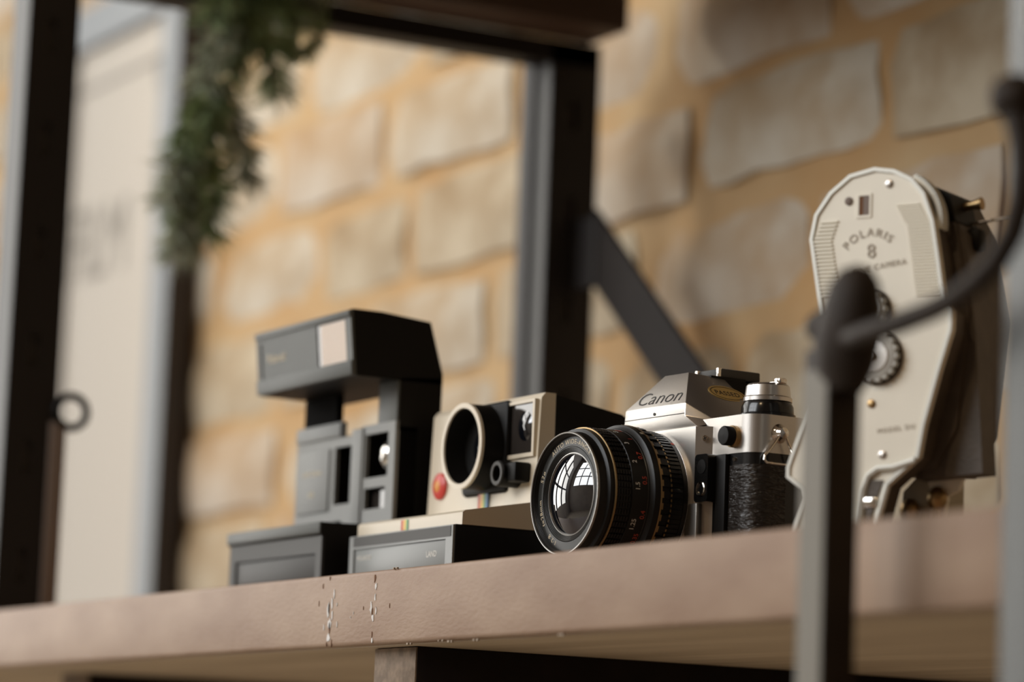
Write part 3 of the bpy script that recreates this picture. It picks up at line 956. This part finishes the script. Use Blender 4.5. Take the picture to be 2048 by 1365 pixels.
# thin gold worn rings
for r, y, w, m in ((32.3, 8.45, .45, 'brass'), (32.75, 26.35, .28, 'lensrim')):
    MB().lathe([(r - .6, y - w), (r, y - w * .8), (r, y + w * .8), (r - .6, y + w)], (0, 0, LZ), 'y', 120, caps=False).build('bright_ring', m, lens)
# knurled focus grip: rows of small pads
kb = MB()
NK = 64
for j in range(5):
    for k in range(NK):
        a = 2 * PI * k / NK
        mtx = Matrix.Translation((0, 0, LZ)) @ Matrix.Rotation(a, 4, 'Y')
        kb.box(31.4, 32.5, 9.3 + j * 1.55, 10.4 + j * 1.55, -1.05, 1.05, mtx=mtx)
tag(kb.build('focus_grip', 'lensblack', lens, smooth=0), kind='stuff')
# toothed worn ring and the wide ribs behind it
rb = MB()
tt = MB()
NR = 40
for k in range(NR):
    a = 2 * PI * k / NR
    mtx = Matrix.Translation((0, 0, LZ)) @ Matrix.Rotation(a, 4, 'Y')
    rb.box(33.6, 35.1, 33.0, 37.4, -1.5, 1.5, mtx=mtx)
    tt.box(34.0, 35.45, 32.2, 33.2, -1.5, 1.5, mtx=mtx)
rb.build('aperture_ribs', 'lensblack', lens, smooth=0)
tt.lathe([(35.5, 31.4), (35.55, 31.6), (35.5, 32.3), (34.4, 32.35)], (0, 0, LZ), 'y', 120, caps=False)
tt.build('worn_toothed_ring', 'brass', lens, smooth=30)
fb = MB()
t2 = MB()
NF = 90
for k in range(NF):
    a = 2 * PI * k / NF
    mtx = Matrix.Translation((0, 0, LZ)) @ Matrix.Rotation(a, 4, 'Y')
    fb.box(32.8, 33.9, 39.4, 45.4, -.55, .55, mtx=mtx)
    t2.box(33.2, 34.75, 37.7, 38.5, -.6, .6, mtx=mtx)
fb.build('breech_ring_ribs', 'lensblack', lens, smooth=0)
t2.build('worn_fine_teeth', 'brass', lens, smooth=0)
# red index dot on the breech ring
ad = math.radians(52)
MB().lathe([(.9, -.2), (.9, .25), (0, .3)], (0, 0, 0), 'z', 16).bm.free()


def on_barrel(mb, txt, size, y, r, ang, extrude=.04, along='axis'):
    """lettering wrapped on the barrel; ang measured from +x towards +z; text runs round the barrel, tops to the front or the rear"""
    vs, fs = glyphs(txt, size, extrude)
    out = []
    for p in vs:
        a = ang + p.x / r
        rr = r + p.z
        out.append((rr * math.cos(a), y - p.y, LZ + rr * math.sin(a)))
    mb.add(out, fs)


dt = MB()
for q in ((33.45, 47.3),):
    n_ = 14
    ctr = [(q[0] * math.cos(ad), q[1], LZ + q[0] * math.sin(ad))]
    rim = []
    for k in range(n_):
        t = 2 * PI * k / n_
        a = ad + 1.0 * math.cos(t) / q[0]
        rim.append(((q[0] + .1) * math.cos(a), q[1] + 1.0 * math.sin(t), LZ + (q[0] + .1) * math.sin(a)))
    dt.add([((q[0] + .4) * math.cos(ad), q[1], LZ + (q[0] + .4) * math.sin(ad))] + rim, [(0, 1 + k, 1 + (k + 1) % n_) for k in range(n_)])
dt.build('red_index_dot', 'redprint', lens)
wm, rm = MB(), MB()
for txt, a in (('1.25', -27), ('1.5', 5.5), ('2', 27.5), ('3', 48), ('5', 68), ('10', 88), ('1', -55)):
    on_barrel(wm, txt, 3.5, 21.4, 32.68, math.radians(a))
for txt, a in (('0.35', -40), ('0.4', -18), ('0.5', 11), ('0.7', 34), ('1', 55), ('1.5', 74), ('3', 92)):
    on_barrel(rm, txt, 3.5, 25.4, 32.68, math.radians(a))
wm.build('white_scale_numbers', 'whiteprint', lens, smooth=0)
rm.build('red_scale_numbers', 'redprint', lens, smooth=0)
s2 = MB()
for txt, a in (('22', 58), ('11', 72), ('8', 86), ('4', 104)):
    on_barrel(s2, txt, 2.0, 31.2, 35.55, math.radians(a))
s2.build('aperture_numbers', 'ivoryprint', lens, smooth=0)
# ring of names facing forward: text tops point outward, read clockwise seen from the front
nmr = MB()


def on_ring(mb, txt, size, r, ang, spacing=1.15):
    vs, fs = glyphs(txt, size, .03, spacing)
    out = []
    for p in vs:
        a = ang - p.x / r
        rr = r + p.y
        out.append((rr * math.cos(a), 3.0 - p.z, LZ + rr * math.sin(a)))
    mb.add(out, fs)


for txt, a in (('1:2.8', 238), ('f=28mm', 199), ('52\u00f8', 158), ('AUTO WIDE-ANGLE', 88)):
    on_ring(nmr, txt, 3.4, 23.9, math.radians(a))
nmr.build('name_ring_lettering', 'ivoryprint', lens, smooth=0)

# ------------------------------------------------------------------ ivory cine camera
CA = math.radians(28)
Cc = thing('cine_camera', 'ivory upright cine camera with two dials, behind the iron bar', 'camera', (240.4, 100.6, 0), CA)
outl = [(-1.5, 0), (0, 14.7), (4.6, 29.0), (3.8, 33.0), (-3.6, 38.4), (-3.6, 43.0), (11.1, 84.0), (13.2, 97.3), (10.1, 117.8), (5.1, 145.3), (7.3, 156.5), (14.6, 166.3), (24.4, 173.5), (36.8, 175.9),
        (46.7, 174.2), (55.4, 169.8), (61.6, 162.8), (66.3, 150.2), (69.5, 132.2), (72.3, 114.4), (76.2, 109.3), (76.0, 101.0), (70.6, 83.7), (63.9, 59.8), (61.3, 45.7), (46.4, 33.6), (41.9, 17.7), (38, 0)]
X_, Y_, Z_ = (1, 0, 0), (0, 1, 0), (0, 0, 1)
fp = MB().extrude(outl, (0, 0, 0), X_, Z_, Y_, 3.0, bev=.8)
fp = fp.build('front_plate', 'ivory', Cc)


def shrink(poly, d):
    out = []
    n = len(poly)
    area2 = sum(poly[i][0] * poly[(i + 1) % n][1] - poly[(i + 1) % n][0] * poly[i][1] for i in range(n))
    sgn = 1 if area2 > 0 else -1
    for i in range(n):
        p0, p1, p2 = Vector(poly[i - 1]), Vector(poly[i]), Vector(poly[(i + 1) % n])
        a = (p1 - p0).normalized()
        b = (p2 - p1).normalized()
        na = Vector((-a.y, a.x)) * sgn
        nb_ = Vector((-b.y, b.x)) * sgn
        m = (na + nb_)
        m = m / max(0.5, m.length_squared) * 2
        q = p1 + m * d
        out.append((q.x, q.y))
    return out


edge = MB()
inn = shrink(outl, 1.7)
nO = len(outl)
for yy in (-1.0,):
    vs = [(p[0], yy, p[1]) for p in outl] + [(p[0], yy, p[1]) for p in inn] + [(p[0], .4, p[1]) for p in outl] + [(p[0], .4, p[1]) for p in inn]
    fs = []
    for k in range(nO):
        k2 = (k + 1) % nO
        fs += [(k, k2, nO + k2, nO + k), (k, k2, 2 * nO + k2, 2 * nO + k), (nO + k, nO + k2, 3 * nO + k2, 3 * nO + k)]
    edge.add(vs, fs)
edge.build('bright_edge', 'ivoryedge', fp, smooth=20)
upper = [p for p in shrink(outl, .6)]
MB().extrude(upper, (0, 3, 0), X_, Z_, Y_, 11).build('plate_body', 'brownleather', Cc)
MB().extrude([(16, 44), (62, 42), (72, 60), (77, 112), (70, 150), (60, 168), (40, 172), (24, 160), (18, 120)], (0, 14, 0), X_, Z_, Y_, 42, bev=2).build('rear_body', 'brownleather', Cc)
MB().extrude([(52, 38), (84, 40), (80, 98), (74, 146), (66, 156), (50, 150)], (0, 16, 0), X_, Z_, Y_, 14, bev=1.5).build('winding_case', 'brownleather', Cc)
MB().extrude([(50, 150), (70, 152), (67, 164), (60, 168), (48, 170)], (0, 14, 0), X_, Z_, Y_, 22, bev=2).build('top_cap', 'blackplastic', Cc)
# fine ribs on the plate
rl = MB()
for k in range(20):
    z = 119 + k * 1.75
    x0 = 10.3 - (z - 118) * .18 if z < 145 else 6 + (z - 145) * .35
    rl.box(x0 + 1.6, x0 + 10.5, -.9, .3, z, z + .8)
for k in range(30):
    z = 117 + k * 1.4
    x1 = 71.5 - (z - 115) * .16 if z < 150 else 65 - (z - 150) * .55
    rl.box(x1 - 13, x1 - 1.6, -.7, .3, z, z + .6)
tag(rl.build('grip_ribs', 'ivory', fp, smooth=0), kind='stuff')
# film window
mb = MB().plate(28.0, 35.6, 153.4, 164.4, -.5, .4, [(29.4, 34.6, 154.6, 163.4)])
mb.build('window_frame', 'ivory', fp, smooth=0)
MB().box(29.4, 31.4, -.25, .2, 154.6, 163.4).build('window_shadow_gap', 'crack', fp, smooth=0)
MB().box(31.4, 34.6, -.2, .2, 154.6, 163.4).build('window_glass', 'strap', fp, smooth=0)
for sx_, sz_, m in ((24.2, 161.5, 'strap'), (44, 168, 'chromesatin'), (37.7, 70, 'brass'), (43.6, 47.3, 'chromesatin')):
    MB().lathe([(1.9, .3), (1.9, -.6), (1.2, -1.0), (0, -1.0)], (sx_, 0, sz_), 'y', 20).build('plate_screw', m, fp)
pm = MB()
vs, fs = glyphs('POLARIS', 5.2, .05, 1.25)
Ra = 13.5
out = []
for p in vs:
    a = PI / 2 + 0.10 - p.x / Ra
    rr = Ra + p.y
    out.append((35.3 + rr * math.cos(a), -.45 - p.z, 131.5 + rr * math.sin(a)))
pm.add(out, fs)
pm.build('maker_lettering', 'engraved', fp, smooth=0)
lean = 0.07
pm = MB()
text_on(pm, '8', 9, (36.2, -.45, 135.2), (1, 0, lean), (-lean, 0, 1), extrude=.05)
pm.build('format_figure', 'engraved', fp, smooth=0)
pm = MB()
text_on(pm, 'CINE CAMERA', 3.6, (40, -.45, 130), (1, 0, lean + .04), (-lean, 0, 1), extrude=.05, spacing=1.2)
pm.build('type_lettering', 'engraved', fp, smooth=0)
pm = MB()
text_on(pm, 'MODEL DU', 3.0, (50, -.45, 57.6), (1, 0, .1), (-.1, 0, 1), extrude=.05, spacing=1.3)
pm.build('model_lettering', 'engraved', fp, smooth=0)


def dial(cx, cz, R, teeth, name, rimm, facem):
    d = MB().lathe([(R * 1.16, .3), (R * 1.16, -1.2), (R, -1.6)], (cx, 0, cz), 'y', 56)
    d = d.build('dial_seat', 'brownleather', fp)
    c = MB().lathe([(R * .98, 0), (R * .98, -4.2), (R * .86, -5.0), (0, -5.0)], (cx, 0, cz), 'y', 56)
    for k in range(teeth):
        mtx = Matrix.Translation((cx, 0, cz)) @ Matrix.Rotation(2 * PI * k / teeth, 4, 'Y')
        c.box(R * .9, R * 1.07, -4.4, -1.6, -R * .11, R * .11, bev=.25, mtx=mtx, seg=1)
    c.build(name, rimm, fp)
    MB().lathe([(R * .7, -4.8), (R * .66, -5.6), (R * .2, -5.9), (R * .2, -7), (0, -7.2)], (cx, 0, cz), 'y', 40).build('dial_face', facem, fp)


dial(40.5, 90.3, 10.6, 18, 'speed_dial', 'dialmetal', 'chromesatin')
dial(36.5, 111.5, 8.6, 14, 'footage_dial', 'dialmetal', 'brass')
# wheel peeping over the top edge, bright reflection put into its pale colour
wh = MB().lathe([(22.5, 3.0), (24.2, 3.4), (24.2, 9), (22.5, 9.4)], (43.8, 0, 150), 'y', 60, a0=math.radians(-8), a1=math.radians(64), caps=False)
for k in range(22):
    mtx = Matrix.Translation((43.8, 0, 150)) @ Matrix.Rotation(-math.radians(-6 + k * 3.2), 4, 'Y')
    wh.box(23.6, 25.0, 3, 9, -.4, .4, mtx=mtx)
wh.build('winding_wheel', 'ivoryedge', Cc)
# trigger cut-out frame at the foot
cf = MB().tube([(60, -1, 44.4), (50, -1.2, 41.6), (42, -1.2, 41.2), (37.5, -1.2, 38), (35.2, -1.2, 32), (33.6, -1.2, 16), (33.0, -1.2, 1)], 1.5, 8)
cf.tube([(47, -1.2, 33.6), (42.6, -1.2, 19), (39, -1.2, 1)], 1.3, 8)
cf.build('foot_frame', 'ivoryedge', fp)
MB().extrude([(38, 36), (44.5, 36), (40.5, 26), (38.5, 16), (36.2, 18)], (0, -1, 0), X_, Z_, Y_, .8).build('foot_opening', 'brownleather', fp, smooth=0)
mb = MB().box(35.5, 42.5, -2.2, -.6, 24, 28.5, bev=.7)
mb.box(35, 41, -2.2, -.6, 12, 16, bev=.7)
mb.build('trigger', 'polish', fp)
# second plate at the back foot with its notch, brass fittings
p2_ = [(62.6, 82), (66.2, 64), (70.4, 42), (67.4, 34), (62, 31.4), (60, 20), (58, 6), (56, 0), (52, 0), (53, 20), (55.6, 31.6), (51.5, 40), (55, 52)]
MB().extrude(p2_, (0, 27, 0), X_, Z_, Y_, 3, bev=.6).build('rear_foot_plate', 'ivory', Cc)
MB().lathe([(4.2, 26.2), (4.2, 27.2), (0, 26.0)], (59.5, 0, 55.5), 'y', 28).build('rear_notch', 'blackplastic', Cc)
mb = MB()
for cx, cz, cy in ((45.5, 25.4, 24), (58.2, 30.5, 25)):
    mb.lathe([(0, -5.2), (3.0, -4.4), (4.4, -2), (4.6, 0), (4.0, 2.4), (2.2, 4.6), (0, 5.2)], (cx, cy, cz), 'z', 28)
    mb.box(cx - 1.6, cx + 1.6, cy - 1.6, cy + 1.6, 0, cz - 4)
mb.build('foot_knobs', 'brass', Cc)
MB().extrude([(37, 0), (60, 0), (60, 44), (52, 46), (40, 34)], (0, 28, 0), X_, Z_, Y_, 20, bev=1).build('foot_block', 'canvas', Cc)
# key and pin at the winding side
mb = MB().tube([(62, 28, 160), (72, 28, 161.4), (76, 28, 161.8)], [2.0, 2.0, 3.0], 12)
mb.build('winding_key', 'brass', Cc)
MB().tube([(66, 30, 152.6), (84, 30, 155), (92, 30, 155.6)], .8, 8).build('pin', 'polish', Cc)
MB().box(70, 78, 22, 30, 140, 150, bev=2).build('release_lug', 'blackplastic', Cc)

# small beige case lying behind it
bxo = thing('beige_case', 'small beige case with a metal clasp, right of the cine camera', 'case', (330, 178, 0), CA)
MB().box(-12, 14, 0, 30, 0, 41, bev=2).build('case_body', 'canvas', bxo)
mb = MB().box(13.2, 15.6, 4, 12, 26, 40, bev=.6)
mb.tube([(15.5, 6, 30), (18, 6, 36), (20.5, 6, 46)], .5, 6)
mb.build('clasp', 'polish', bxo)

# ------------------------------------------------------------------ foreground ironwork at the right
bar = thing('iron_bracket', 'dark forged iron bar with a curling arm, blurred in the foreground', 'bracket', (466, -32.7, -900))
bo = MB().box(-8, 8, -7.3, 7.3, 0, 958, bev=.8)
bo = bo.build('bar', 'iron', bar)
MB().box(-8.05, 7.4, -7.55, -6.9, 0, 950).build('lit_face', 'ironpost', bar, smooth=0)  # paler sheet on the bar: daylight on this side put into its colour
fi = MB().lathe([(8, 942), (12.5, 950), (14.5, 960), (13.5, 968), (12.5, 974), (10.5, 981), (6.5, 986), (0, 988)], (8, 0, 0), 'z', 24)
for v in fi.bm.verts:
    t = max(0, (v.co.z - 955) / 33)
    v.co.x = (v.co.x - 8) * (1.0 if v.co.z > 950 else 1.0) + 8 + t * 6
    v.co.y *= .8
fi.lathe([(0, -7), (5, -5.5), (6.5, 0), (5, 5.5), (0, 7)], (-3, -2, 967), 'x', 16)
fi.build('finial', 'iron', bar)
armp = [(14, -4, 960), (24, -7, 959.3), (35.2, -9.3, 959.7), (54.9, -9.3, 961), (72.5, -9.3, 963), (86.8, -9.3, 965.8), (99.4, -9.3, 970.1), (110.3, -9.3, 975.9), (118.3, -9.3, 984.1), (122.6, -9.3, 994.5), (123.7, -9.3, 1004.5), (122.7, -9.3, 1013.2), (120.3, -9.3, 1022.1), (117.9, -9.3, 1028.5)]
mb = MB().tube(armp, [4.6, 4.2, 4, 4, 4, 4.1, 4.2, 4.3, 4.4, 4.5, 4.5, 4.5, 4.8, 6], 14)
mb.build('curled_arm', 'iron', bar)
MB().lathe([(0, -8.5), (5, -7.2), (8, -3), (8.4, 0), (8, 3.4), (5, 7.2), (0, 8.5)], (118, -9.3, 1030), 'x', 24).build('scroll_end', 'iron', bar)
pst = thing('painted_post', 'blue-grey painted upright post at the right edge', 'post', (583, -8, -900))
MB().box(-26, 26, -17, 0, 0, 1500, bev=2).build('shaft', 'postgrey', pst)
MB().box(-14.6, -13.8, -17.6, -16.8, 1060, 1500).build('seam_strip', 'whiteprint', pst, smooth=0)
